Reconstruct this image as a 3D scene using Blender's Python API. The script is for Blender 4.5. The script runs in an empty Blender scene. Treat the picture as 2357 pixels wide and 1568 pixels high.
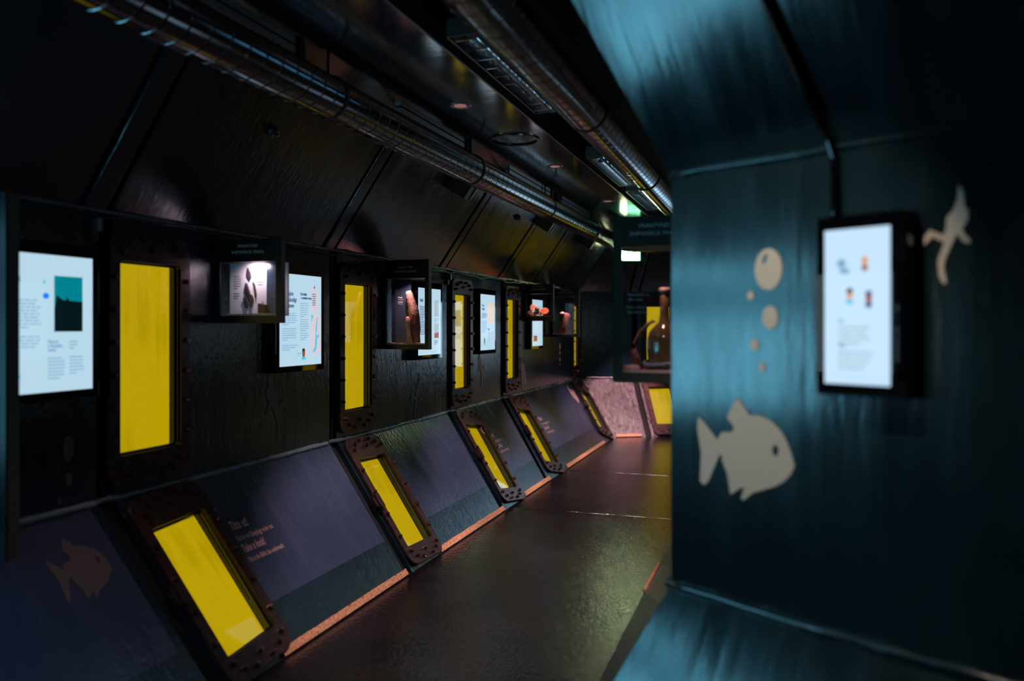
import bpy, math, random
from mathutils import Matrix, Vector, noise
random.seed(7)
S = bpy.context.scene
COL = S.collection
PI = math.pi
# ------------------------------------------------------------------ camera, world, exposure
EYE = 1.494
cam_d = bpy.data.cameras.new('camera'); cam = bpy.data.objects.new('camera', cam_d); COL.objects.link(cam)
cam.location = (0, 0, EYE); cam.rotation_euler = (PI/2, 0, math.radians(18.66))
cam_d.sensor_width = 36; cam_d.lens = 28.0; cam_d.shift_y = -34/2357.0
cam_d.clip_start = .05; cam_d.clip_end = 60
cam_d.dof.use_dof = True; cam_d.dof.focus_distance = 5.6; cam_d.dof.aperture_fstop = 1.15
S.camera = cam
S.view_settings.view_transform = 'Standard'; S.view_settings.look = 'None'
S.view_settings.gamma = 1; S.view_settings.use_curve_mapping = False
S.view_settings.exposure = 0
w = bpy.data.worlds.new('world'); S.world = w; w.use_nodes = True
w.node_tree.nodes['Background'].inputs[0].default_value = (.006, .010, .014, 1)
w.node_tree.nodes['Background'].inputs[1].default_value = .1

# ------------------------------------------------------------------ materials
def newmat(name):
    m = bpy.data.materials.new(name); m.use_nodes = True
    return m, m.node_tree, m.node_tree.nodes['Principled BSDF']
def noise_node(nt, scale, vec=None, detail=4, rough=.55):
    n = nt.nodes.new('ShaderNodeTexNoise'); n.inputs['Scale'].default_value = scale
    n.inputs['Detail'].default_value = detail; n.inputs['Roughness'].default_value = rough
    if vec is not None: nt.links.new(vec, n.inputs['Vector'])
    return n
def mapping(nt, scale, coord='Object'):
    tc = nt.nodes.new('ShaderNodeTexCoord'); mp = nt.nodes.new('ShaderNodeMapping')
    mp.inputs['Scale'].default_value = scale
    nt.links.new(tc.outputs[coord], mp.inputs['Vector'])
    return mp.outputs['Vector']
def ramp(nt, fac, p0, c0, p1, c1):
    r = nt.nodes.new('ShaderNodeValToRGB'); nt.links.new(fac, r.inputs[0])
    r.color_ramp.elements[0].position = p0; r.color_ramp.elements[0].color = (*c0, 1)
    r.color_ramp.elements[1].position = p1; r.color_ramp.elements[1].color = (*c1, 1)
    return r.outputs[0]
def maprange(nt, fac, a, b):
    r = nt.nodes.new('ShaderNodeMapRange'); nt.links.new(fac, r.inputs[0])
    r.inputs['From Min'].default_value = .3; r.inputs['From Max'].default_value = .7
    r.inputs['To Min'].default_value = a; r.inputs['To Max'].default_value = b
    return r.outputs[0]
def bump(nt, b, hs, dist):
    """hs = [(height socket, strength)]"""
    prev = None
    for h, s in hs:
        bp = nt.nodes.new('ShaderNodeBump'); bp.inputs['Strength'].default_value = s
        bp.inputs['Distance'].default_value = dist
        nt.links.new(h, bp.inputs['Height'])
        if prev: nt.links.new(prev, bp.inputs['Normal'])
        prev = bp.outputs['Normal']
    nt.links.new(prev, b.inputs['Normal'])
def paint(name, c0, c1, r0, r1, streak=(9, 1.1, 9), fine=90, s1=.35, s2=.18, spec=.5, dist=.01, mid=38, sm=0, mstr=(1, 1, 1)):
    m, nt, b = newmat(name)
    v = mapping(nt, streak); n1 = noise_node(nt, 1.0, v, 5, .6)
    v2 = mapping(nt, (1, 1, 1)); n2 = noise_node(nt, fine, v2, 3)
    n3 = noise_node(nt, 2.3, v2, 3)
    nt.links.new(ramp(nt, n3.outputs[0], .35, c0, .65, c1), b.inputs['Base Color'])
    nt.links.new(maprange(nt, n1.outputs[0], r0, r1), b.inputs['Roughness'])
    b.inputs['Specular IOR Level'].default_value = spec
    hs = [(n1.outputs[0], s1), (n2.outputs[0], s2)]
    if sm:
        n4 = noise_node(nt, mid, mapping(nt, mstr), 3, .6); hs.append((n4.outputs[0], sm))
    bump(nt, b, hs, dist)
    return m
def plain(name, c, rough=.5, metal=0, spec=.5, nscale=0, nstr=.1):
    m, nt, b = newmat(name)
    b.inputs['Base Color'].default_value = (*c, 1); b.inputs['Roughness'].default_value = rough
    b.inputs['Metallic'].default_value = metal; b.inputs['Specular IOR Level'].default_value = spec
    if nscale:
        n = noise_node(nt, nscale, mapping(nt, (1, 1, 1)), 3)
        k = [max(0, x*.7) for x in c]; k2 = [x*1.3 for x in c]
        nt.links.new(ramp(nt, n.outputs[0], .35, k, .65, k2), b.inputs['Base Color'])
        bump(nt, b, [(n.outputs[0], nstr)], .01)
    return m
def glow(name, c, strength, rough=.08, base=(.0, .0, .0), spec=.5):
    m, nt, b = newmat(name)
    b.inputs['Base Color'].default_value = (*base, 1); b.inputs['Roughness'].default_value = rough
    b.inputs['Emission Color'].default_value = (*c, 1); b.inputs['Emission Strength'].default_value = strength
    b.inputs['Specular IOR Level'].default_value = spec
    return m
def glassmat(name, tint=(1, 1, 1)):
    m = bpy.data.materials.new(name); m.use_nodes = True; nt = m.node_tree; nt.nodes.clear()
    o = nt.nodes.new('ShaderNodeOutputMaterial'); mx = nt.nodes.new('ShaderNodeMixShader')
    t = nt.nodes.new('ShaderNodeBsdfTransparent'); t.inputs[0].default_value = (*tint, 1)
    g = nt.nodes.new('ShaderNodeBsdfGlossy'); g.inputs['Roughness'].default_value = .02
    f = nt.nodes.new('ShaderNodeFresnel'); f.inputs[0].default_value = 1.5
    ge = nt.nodes.new('ShaderNodeNewGeometry'); iv = nt.nodes.new('ShaderNodeMath'); iv.operation = 'SUBTRACT'; iv.inputs[0].default_value = 1
    nt.links.new(ge.outputs['Backfacing'], iv.inputs[1]); ml = nt.nodes.new('ShaderNodeMath'); ml.operation = 'MULTIPLY'
    nt.links.new(iv.outputs[0], ml.inputs[0]); nt.links.new(f.outputs[0], ml.inputs[1])
    nt.links.new(ml.outputs[0], mx.inputs[0]); nt.links.new(t.outputs[0], mx.inputs[1])
    nt.links.new(g.outputs[0], mx.inputs[2]); nt.links.new(mx.outputs[0], o.inputs[0])
    return m
M = {}
M['wall'] = paint('wall_paint', (.006, .018, .032), (.010, .027, .046), .06, .22, fine=260, s1=1.0, s2=.14, spec=1.0, dist=.003, sm=.7, mstr=(1.3, .5, 1))
M['wall_r'] = paint('wall_paint_teal', (.003, .011, .015), (.006, .019, .024), .10, .24, s1=1.1, s2=.02, spec=1.0, dist=.003)
M['upper'] = paint('upper_paint', (.006, .010, .016), (.012, .017, .026), .08, .24, streak=(7, .9, 7), fine=260, s1=1.0, s2=.10, spec=1.0, dist=.003, sm=.55, mstr=(1.3, .4, 1))
M['film'] = paint('graphic_film', (.036, .052, .110), (.048, .066, .135), .12, .32, fine=240, s1=.9, s2=.12, spec=1.0, dist=.003, sm=.8, mstr=(1.3, .6, 1))
M['floor'] = paint('floor_vinyl', (.008, .006, .008), (.015, .011, .013), .08, .20, streak=(3, 1.1, 2), fine=150, s1=.5, s2=.15, dist=.003, spec=1.0, mid=42, sm=1.0, mstr=(1.2, .7, 1))
M['ceil'] = paint('ceiling_gloss', (.010, .018, .030), (.014, .024, .036), .09, .14, streak=(1.5, 3, 1), fine=40, s1=.5, s2=.03, spec=1.0, dist=.003)
for _n in M['ceil'].node_tree.nodes:
    if _n.type == 'BSDF_PRINCIPLED': _n.inputs['IOR'].default_value = 2.7
M['black'] = plain('black_matte', (.006, .007, .009), .55)
M['groove'] = plain('groove_black', (.003, .004, .006), .8)
M['speckd'] = plain('speckled_olive', (.034, .036, .026), .6, 0, .2, 220, .3)
M['rib'] = plain('rib_paint', (.012, .018, .026), .35)
M['bezel'] = plain('black_glass_bezel', (.002, .002, .003), .03, 0, 1.0)
M['cfront'] = plain('case_front_black', (.004, .004, .005), .35)
M['speck'] = plain('speckled_black', (.060, .068, .060), .5, 0, .5, 220, .3)
M['frame'] = plain('brown_steel', (.085, .042, .040), .28, .5, .5, 30, .04)
M['bolt'] = plain('bolt_steel', (.22, .13, .13), .25, .9)
M['reveal'] = plain('reveal_black', (.012, .011, .006), .35)
M['wood'] = plain('plywood', (.70, .34, .19), .6, 0, .3, 60, .2)
M['duct'] = plain('galvanised_steel', (.20, .21, .24), .16, 1.0)
M['chrome'] = plain('reflector_aluminium', (.75, .76, .80), .12, 1.0)
M['steel'] = plain('dull_steel', (.30, .28, .28), .35, .9)
M['tube'] = plain('unlit_tube', (.55, .55, .52), .2)
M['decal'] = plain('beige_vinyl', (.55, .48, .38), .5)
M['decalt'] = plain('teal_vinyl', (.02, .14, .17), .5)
M['decald'] = plain('dimmed_vinyl', (.13, .095, .105), .5)  # for the left fish: beige vinyl darkened, dim light put into the colour
M['letter'] = plain('grey_lettering', (.55, .55, .55), .5)
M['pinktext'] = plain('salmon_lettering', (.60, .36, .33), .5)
M['sand'] = plain('pink_sand', (.60, .34, .30), .8, 0, .3, 150, .4)
M['clay'] = plain('orange_clay', (.65, .16, .07), .6, 0, .3, 50, .2)
M['darkclay'] = plain('brown_clay', (.30, .12, .10), .6, 0, .3, 40, .3)
M['maroon'] = plain('maroon_concretion', (.24, .07, .07), .7, 0, .3, 45, .5)
M['oldwood'] = plain('waterlogged_wood', (.34, .17, .15), .7, 0, .3, 45, .6)
M['bone'] = plain('pale_pink_wood', (.70, .34, .27), .6, 0, .3, 60, .2)
M['shard'] = plain('dark_plum_shard', (.045, .022, .030), .5, 0, .3, 30, .1)
M['bottle'] = plain('brown_bottle_glass', (.20, .085, .035), .12, 0, .8, 12, .05)
M['rope'] = plain('grey_hoop', (.22, .19, .24), .4, 0, .5, 60, .2)
M['print'] = plain('white_print_board', (.80, .70, .80), .5)
M['backp'] = plain('navy_back_panel', (.03, .05, .11), .25)
M['wallc'] = paint('wall_paint_crinkled', (.02, .014, .02), (.06, .04, .05), .16, .32, streak=(26, 6, 9), fine=60, s1=1.0, s2=.3, spec=1.0, dist=.02, mid=14, sm=1.0, mstr=(1.5, .6, 1))
M['bead'] = paint('weld_bead_highlight', (.10, .16, .22), (.20, .28, .34), .18, .35, s1=.5, s2=.5, spec=1.0, dist=.004)  # lighter than the wall: bluish crease highlight put into the bead colour
M['glass'] = glassmat('clear_glass'); M['winglass'] = glassmat('window_glass', (.96, .95, .85))
M['screen'] = glow('screen_white', (.50, .72, .86), .95)
M['screenR'] = glow('screen_bright', (.55, .76, .95), 1.05)
M['scrB'] = glow('screen_blue_large', (.17, .62, .88), 6.8)
M['scrC'] = glow('added_screen_pale_blue', (.50, .75, .95), 3.5)
M['coolw'] = glow('added_cool_tube', (.75, .9, 1.0), 45)
M['ink'] = glow('screen_ink', (.02, .07, .22), 1)
M['inkl'] = glow('screen_ink_light', (.22, .42, .62), 1)
M['spink'] = glow('screen_pink', (.68, .60, .66), 1)
M['sblue'] = glow('screen_cyan', (.06, .55, .88), 1)
M['sdot'] = glow('screen_blue_dot', (.0, .20, .90), 1)
M['steal'] = glow('screen_teal', (.0, .22, .28), 1)
M['sdark'] = glow('screen_dark', (.001, .008, .010), 1)
M['sred'] = glow('screen_red', (.35, .06, .05), 1)
M['sorange'] = glow('screen_orange', (.75, .35, .15), 1)
M['speach'] = glow('screen_peach', (.78, .62, .50), 1)
M['sgrey'] = glow('screen_grey', (.38, .48, .55), 1)
M['exit'] = glow('exit_green', (.22, 1.0, .42), 14.0)
M['exitw'] = glow('exit_white', (1.0, .95, .55), 110.0)
M['led'] = glow('downlight_lens', (1.0, .42, .38), .25)
def yellow():
    m, nt, b = newmat('yellow_backdrop')
    v = mapping(nt, (14, .8, 1)); n = noise_node(nt, 1.5, v, 4)
    v2 = mapping(nt, (1.2, 1.2, 1)); n2 = noise_node(nt, 2.0, v2, 2)
    mx = nt.nodes.new('ShaderNodeMath'); mx.operation = 'ADD'
    nt.links.new(n.outputs[0], mx.inputs[0]); nt.links.new(n2.outputs[0], mx.inputs[1])
    r = nt.nodes.new('ShaderNodeValToRGB'); nt.links.new(mx.outputs[0], r.inputs[0])
    r.color_ramp.elements[0].position = .55; r.color_ramp.elements[0].color = (.36, .25, .0, 1)
    r.color_ramp.elements[1].position = 1.0; r.color_ramp.elements[1].color = (.54, .385, .002, 1)
    nt.links.new(r.outputs[0], b.inputs['Emission Color'])
    b.inputs['Emission Strength'].default_value = 1.0; b.inputs['Base Color'].default_value = (.04, .03, 0, 1)
    b.inputs['Roughness'].default_value = .5
    return m
M['yellow'] = yellow()

# ------------------------------------------------------------------ mesh helpers
class MB:
    def __init__(s): s.v = []; s.f = []
    def add(s, vs, fs):
        o = len(s.v); s.v += [tuple(x) for x in vs]; s.f += [tuple(i+o for i in f) for f in fs]
    def box(s, a, b, T=None):
        x0, y0, z0 = a; x1, y1, z1 = b
        vs = [(x0,y0,z0),(x1,y0,z0),(x1,y1,z0),(x0,y1,z0),(x0,y0,z1),(x1,y0,z1),(x1,y1,z1),(x0,y1,z1)]
        if T is not None: vs = [T @ Vector(p) for p in vs]
        s.add(vs, [(0,3,2,1),(4,5,6,7),(0,1,5,4),(1,2,6,5),(2,3,7,6),(3,0,4,7)])
        return s
    def prism(s, pts, z0, z1):
        n = len(pts)
        s.add([(x, y, z0) for x, y in pts] + [(x, y, z1) for x, y in pts],
              [tuple(range(n, 2*n)), tuple(range(n-1, -1, -1))] + [(i, (i+1) % n, n+(i+1) % n, n+i) for i in range(n)])
        return s
    def cyl(s, c, r0, r1, h, n=16, T=None):
        cx, cy, cz = c
        vs = [(cx+r0*math.cos(2*PI*i/n), cy+r0*math.sin(2*PI*i/n), cz) for i in range(n)] + \
             [(cx+r1*math.cos(2*PI*i/n), cy+r1*math.sin(2*PI*i/n), cz+h) for i in range(n)]
        if T is not None: vs = [T @ Vector(p) for p in vs]
        s.add(vs, [tuple(range(n-1, -1, -1)), tuple(range(n, 2*n))] + [(i, (i+1) % n, n+(i+1) % n, n+i) for i in range(n)])
        return s
    def lathe(s, prof, n=24, c=(0, 0, 0), wob=0, seed=0, sx=1, sy=1):
        o = len(s.v); m = len(prof)
        for k, (r, z) in enumerate(prof):
            for i in range(n):
                a = 2*PI*i/n
                q = 1+wob*noise.noise(Vector((math.cos(a)*1.5, math.sin(a)*1.5, z*9+seed)))
                s.v.append((c[0]+r*q*sx*math.cos(a), c[1]+r*q*sy*math.sin(a), c[2]+z))
        for k in range(m-1):
            for i in range(n):
                s.f.append((o+k*n+i, o+k*n+(i+1) % n, o+(k+1)*n+(i+1) % n, o+(k+1)*n+i))
        s.f.append(tuple(o+i for i in range(n-1, -1, -1))); s.f.append(tuple(o+(m-1)*n+i for i in range(n)))
        return s
    def tube(s, pts, r, n=8, wob=0):
        P = [Vector(p) for p in pts]; o = len(s.v)
        for k, p in enumerate(P):
            d = (P[min(k+1, len(P)-1)]-P[max(k-1, 0)]).normalized()
            a = d.cross(Vector((0, 0, 1)))
            if a.length < 1e-3: a = Vector((1, 0, 0))
            a.normalize(); b = a.cross(d)
            rr = r[k] if isinstance(r, (list, tuple)) else r
            for i in range(n):
                t = 2*PI*i/n; q = rr*(1+wob*noise.noise(p*22+Vector((i*1.7, 0, 0))))
                s.v.append(tuple(p+a*math.cos(t)*q+b*math.sin(t)*q))
        for k in range(len(P)-1):
            for i in range(n):
                s.f.append((o+k*n+i, o+k*n+(i+1) % n, o+(k+1)*n+(i+1) % n, o+(k+1)*n+i))
        s.f.append(tuple(o+i for i in range(n-1, -1, -1))); s.f.append(tuple(o+(len(P)-1)*n+i for i in range(n)))
        return s
    def lump(s, c, r, amp=.2, seed=0, n=14, m=9, fr=1.4):
        o = len(s.v)
        for k in range(m+1):
            th = PI*k/m
            for i in range(n):
                a = 2*PI*i/n; d = Vector((math.sin(th)*math.cos(a), math.sin(th)*math.sin(a), math.cos(th)))
                q = 1+amp*noise.fractal(d*fr+Vector((seed, seed*.7, 0)), 1, 2, 3)
                s.v.append((c[0]+d.x*r[0]*q, c[1]+d.y*r[1]*q, c[2]+d.z*r[2]*q))
        for k in range(m):
            for i in range(n):
                s.f.append((o+k*n+i, o+(k+1)*n+i, o+(k+1)*n+(i+1) % n, o+k*n+(i+1) % n))
        return s
    def mesh(s, name, mat, smooth=False):
        me = bpy.data.meshes.new(name); me.from_pydata(s.v, [], s.f); me.update()
        if mat is not None: me.materials.append(M[mat] if isinstance(mat, str) else mat)
        if smooth:
            for p in me.polygons: p.use_smooth = True
        return me
def link(name, data, parent=None, Mx=None):
    o = bpy.data.objects.new(name, data); COL.objects.link(o)
    if parent is not None: o.parent = parent
    if Mx is not None: o.matrix_local = Mx
    return o
def obj(name, mb, mat, parent=None, Mx=None, smooth=False, bevel=0):
    o = link(name, mb.mesh(name, mat, smooth), parent, Mx)
    if bevel:
        b = o.modifiers.new('b', 'BEVEL'); b.width = bevel; b.segments = 2; b.limit_method = 'ANGLE'
    return o
def tag(o, label=None, cat=None, group=None, kind=None):
    if label: o['label'] = label
    if cat: o['category'] = cat
    if group: o['group'] = group
    if kind: o['kind'] = kind
    return o
def T(x=0, y=0, z=0): return Matrix.Translation((x, y, z))
def RZ(a): return Matrix.Rotation(a, 4, 'Z')
def RX(a): return Matrix.Rotation(a, 4, 'X')
def text_mesh(txt, size, mat, align='LEFT', ext=.0004, bold=0):
    cu = bpy.data.curves.new('t', 'FONT'); cu.body = txt; cu.size = size; cu.align_x = align; cu.extrude = ext
    cu.resolution_u = 2; cu.offset = bold; cu.space_line = 1.05
    o = bpy.data.objects.new('t', cu); COL.objects.link(o)
    dg = bpy.context.evaluated_depsgraph_get(); dg.update()
    me = bpy.data.meshes.new_from_object(o.evaluated_get(dg)); me.name = 'text'
    bpy.data.objects.remove(o); bpy.data.curves.remove(cu)
    me.materials.clear(); me.materials.append(M[mat])
    return me

# ------------------------------------------------------------------ facet frames (a hexagonal ring corridor)
OB, OT, OR, OU = .768, 1.968, .54, .54
IB, IT, IR, IU = .734, 1.934, .42, .43
CEIL = 2.742; T30 = math.tan(PI/6); H3 = math.sqrt(3)/2
FAC = {'L': ((-2.654, 0), (0, 1), 'o'), 'B': ((-.305, 0), (0, -1), 'i'), 'A': ((-.305, 2.366), (H3, -.5), 'i'),
       'C': ((-2.654, 10.83), (H3, .5), 'o'), 'AO': ((-2.654, 1.01), (-H3, .5), 'o'), 'IC': ((-.305, 9.47), (-H3, -.5), 'i')}
def FR(f, s):
    (ox, oy), (ux, uy), k = FAC[f]
    u = Vector((ux, uy, 0)).normalized(); n = u.cross(Vector((0, 0, 1)))
    b, t, r, up = (OB, OT, OR, OU) if k == 'o' else (IB, IT, IR, IU)
    o = Vector((ox, oy, 0))
    if s == 'V': o = o+Vector((0, 0, b)); w = Vector((0, 0, 1))
    elif s == 'S': w = (Vector((0, 0, b))-n*r).normalized(); o = o+n*r
    else: w = (Vector((0, 0, CEIL-t))+n*up).normalized(); o = o+Vector((0, 0, t))
    nn = u.cross(w)
    return Matrix(((u.x, w.x, nn.x, o.x), (u.y, w.y, nn.y, o.y), (u.z, w.z, nn.z, o.z), (0, 0, 0, 1)))
def dims(f):
    b, t, r, up = (OB, OT, OR, OU) if FAC[f][2] == 'o' else (IB, IT, IR, IU)
    return t-b, math.hypot(b, r), math.hypot(CEIL-t, up), r, up
def drift(s): return .06*(s-3.9)

# ------------------------------------------------------------------ walls built from panels
def grid_panel(xs, ys, holes, fx, th=.03):
    """rectangular cells with holes removed, made solid; fx(x, y) moves the x of a vertex"""
    mb = MB(); nx, ny = len(xs), len(ys)
    cell = lambda i, j: 0 <= i < nx-1 and 0 <= j < ny-1 and not any(
        h[0]-1e-6 <= xs[i] and xs[i+1] <= h[1]+1e-6 and h[2]-1e-6 <= ys[j] and ys[j+1] <= h[3]+1e-6 for h in holes)
    for z in (0, -th):
        for j in range(ny):
            for i in range(nx): mb.v.append((fx(xs[i], ys[j]), ys[j], z))
    N = nx*ny; I = lambda i, j: j*nx+i
    for i in range(nx-1):
        for j in range(ny-1):
            if not cell(i, j): continue
            a, b, c, d = I(i, j), I(i+1, j), I(i+1, j+1), I(i, j+1)
            mb.f.append((a, b, c, d)); mb.f.append((N+d, N+c, N+b, N+a))
            if not cell(i, j-1): mb.f.append((b, a, N+a, N+b))
            if not cell(i+1, j): mb.f.append((c, b, N+b, N+c))
            if not cell(i, j+1): mb.f.append((d, c, N+c, N+d))
            if not cell(i-1, j): mb.f.append((a, d, N+d, N+a))
    return mb
def wall(name, f, segs, usegs, vholes, sholes, x_lo, x_hi, mit_lo, mit_hi, g=.042, label=None):
    """segs: boundaries of the panels along the facet. mit: corner mitre factor at each end"""
    root = link(name, None); tag(root, kind='structure', label=label)
    HV, LS, LU, r, up = dims(f)
    wm = 'wall_r' if f == 'A' else 'wall'; sm = 'wallc' if f == 'C' else wm; um = 'wall_r' if f == 'A' else 'upper'
    for surf, L, bnd, holes in (('S', LS, segs, sholes), ('V', HV, segs, vholes), ('U', LU, usegs, [])):
        F = FR(f, surf)
        def fx(x, y, surf=surf, L=L):
            if surf == 'V': return x
            k = (1-y/L) if surf == 'S' else y/L; run = r if surf == 'S' else up
            if abs(x-x_lo) < 1e-4: return x+mit_lo*run*T30*k
            if abs(x-x_hi) < 1e-4: return x-mit_hi*run*T30*k
            return x-(drift(x)*k if (f == 'L' and surf == 'S') else 0)
        gg = g if surf != 'U' else .085
        for a, b in zip(bnd[:-1], bnd[1:]):
            x0 = a+(gg if a > x_lo+1e-4 else 0); x1 = b-(gg if b < x_hi-1e-4 else 0)
            hs = [h for h in holes if h[0] >= x0-1e-3 and h[1] <= x1+1e-3]
            xs = sorted({x0, x1, *[h[0] for h in hs], *[h[1] for h in hs]}); ys = sorted({0, L, *[h[2] for h in hs], *[h[3] for h in hs]})
            obj('panel', grid_panel(xs, ys, hs, fx), um if surf == 'U' else sm if surf == 'S' else wm, root, F)
        for a in bnd[1:-1]:
            mb = MB(); d = drift(a) if (f == 'L' and surf == 'S') else 0
            mb.prism([(a-gg-.02-d, 0), (a+gg+.02-d, 0), (a+gg+.02, L), (a-gg-.02, L)] if surf == 'S' else
                     [(a-gg-.02, 0), (a+gg+.02, 0), (a+gg+.02, L), (a-gg-.02, L)], -.06, -.032)
            obj('groove_strip', mb, 'groove', root, F)
            if surf == 'U':
                obj('rib', MB().box((a-.052, 0, -.032), (a+.052, L-.01, .006)), 'upper', root, F, bevel=.006)
            elif surf == 'V' and f in 'LB':
                obj('rib', MB().box((a-.012, .02, -.032), (a+.012, L-.02, -.008)), 'groove', root, F)
    # weld beads along the two creases
    V = FR(f, 'V')
    for y, rad in ((0, .015), (HV, .008)):
        pts = []; n = int((x_hi-x_lo)/.05)
        for i in range(n+1):
            x = x_lo+(x_hi-x_lo)*i/n
            if any(abs(x-a) < g+.01 for a in segs[1:-1]) and y == 0:
                pts.append((x, y, -.02)); continue
            pts.append((x, y+.004*noise.noise(Vector((x*4, 0, 0))), rad*.25+.002*noise.noise(Vector((x*9, 3, 0)))))
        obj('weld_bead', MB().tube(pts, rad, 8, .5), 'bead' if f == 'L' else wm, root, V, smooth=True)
    return root

LW = .34  # window opening widths
UPPER = [(2.646, 'w'), (4.467, 'w'), (6.27, 'w'), (7.67, 'w'), (10.42, 'w')]     # left edges of the upper openings
UO = [(x, x+.357) for x in (2.646, 4.467, 6.275, 7.650, 10.40)]
LO = [(x, x+.335) for x in (2.700, 4.487, 6.330, 7.740, 10.42)]
vh = [(a, b, .175, 1.0) for a, b in UO]; sh = [(a, b, .135, .765) for a, b in LO]
SEG_L = [1.01, 2.585, 4.36, 6.188, 7.54, 10.30, 10.83]; SEGU_L = [1.01, 2.53, 4.30, 6.04, 7.48, 8.62, 9.85, 10.83]
wall('wall_left', 'L', [1.01, 2.585, 4.36, 6.188, 7.54, 10.83], SEGU_L, vh, sh, 1.01, 10.83, 1, 1)
BX = [-7.75]
bvh = [(x, x+.357, .175, 1.0) for x in BX]; bsh = [(x, x+.335, .135, .765) for x in BX]
wall('wall_right', 'B', [-9.47, -7.85, -6.05, -4.45, -2.366], [-9.47, -7.85, -6.05, -4.45, -2.366], bvh, bsh, -9.47, -2.366, -1, -1)
wall('wall_near_right', 'A', [0, 1.6, 3.2], [0, 1.6, 3.2], [], [], 0, 3.2, -1, 0)
cvh = [(.975, 1.332, .175, 1.0), (3.70, 4.057, .175, 1.0)]; csh = [(.955, 1.29, .175, .765), (3.70, 4.035, .175, .765)]
wall('wall_end', 'C', [0, .80, 2.4, 4.2], [0, .80, 2.4, 4.2], cvh, csh, 0, 4.2, 1, 0)
wall('wall_back', 'AO', [-4.2, -1.7, 0], [-4.2, -1.7, 0], [], [], -4.2, 0, 0, 1)
wall('wall_far_inner', 'IC', [-3.2, -1.6, 0], [-3.2, -1.6, 0], [], [], -3.2, 0, 0, -1)

# ------------------------------------------------------------------ floor and ceiling
def ring(pts_out, pts_in, z0, z1):
    mb = MB(); n = len(pts_out)
    for z in (z1, z0):
        mb.v += [(*p, z) for p in pts_out]+[(*p, z) for p in pts_in]
    N = 2*n
    for i in range(n-1):
        a, b, c, d = i, i+1, n+i+1, n+i
        mb.f += [(a, b, c, d)[::-1], (N+a, N+b, N+c, N+d)]
        mb.f += [(a, N+a, N+b, b), (d, c, N+c, N+d)]
    return mb
def off_path(dist_from_outer, ext=4.6):
    """polyline parallel to the outer wall, at a distance from it: AO - L - C"""
    o1 = Vector((-2.654, 1.01)); o2 = Vector((-2.654, 10.83)); q = dist_from_outer
    v1 = o1+Vector((q, q*T30)); v2 = o2+Vector((q, -q*T30))
    return [tuple(v1+Vector((H3, -.5))*ext), tuple(v1), tuple(v2), tuple(v2+Vector((H3, .5))*ext)]
fl = link('floor', None); tag(fl, kind='structure')
obj('floor_sheet', ring(off_path(.50), off_path(1.97), -.03, 0), 'floor', fl)
for k, y in enumerate((6.22, 8.0)):
    obj('floor_seam', MB().tube([(-2.12+1.42*i/30, y+.015*noise.noise(Vector((i*.3, y, 0))), -.0068) for i in range(31)], .010, 6, .3), 'floor', fl, smooth=True)
ce = link('ceiling', None); tag(ce, kind='structure')
obj('gloss_panel', ring(off_path(.53), off_path(1.224), CEIL, CEIL+.03), 'ceil', ce)
obj('plenum', ring(off_path(.40), off_path(2.1), CEIL+.20, CEIL+.22), 'groove', ce)
obj('edge_strip', ring(off_path(1.218), off_path(1.230), CEIL-.006, CEIL+.20), 'steel', ce)
obj('tray_side', ring(off_path(1.62), off_path(1.64), CEIL-.01, CEIL+.20), 'groove', ce)
obj('tray_cover', ring(off_path(1.64), off_path(1.93), CEIL-.004, CEIL+.01), 'groove', ce)
# light metal trims showing at the left edge of the gloss panel
for y0, y1 in ((2.2, 3.06), (4.09, 5.07), (6.0, 7.2), (7.6, 8.9)):
    obj('edge_trim', MB().box((-2.085, y0, CEIL-.035), (-2.045, y1, CEIL-.005)), 'steel', ce)
    obj('trim_bracket', MB().box((-2.095, y1, CEIL-.045), (-2.035, y1+.05, CEIL-.003)), 'black', ce)
r = MB()
prof = [(.150, CEIL-.010), (.168, CEIL-.010), (.172, CEIL-.001), (.146, CEIL-.001)]
for k, (rr, z) in enumerate(prof):
    for i in range(40): r.v.append((-1.69+rr*math.cos(2*PI*i/40), 5.06+rr*math.sin(2*PI*i/40), z))
for k in range(3):
    for i in range(40): r.f.append((k*40+i, k*40+(i+1) % 40, (k+1)*40+(i+1) % 40, (k+1)*40+i))
hr = obj('ceiling_hatch_ring', r, 'ceil'); tag(hr, 'thin round hatch ring on the glossy dark ceiling', 'ring')

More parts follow.
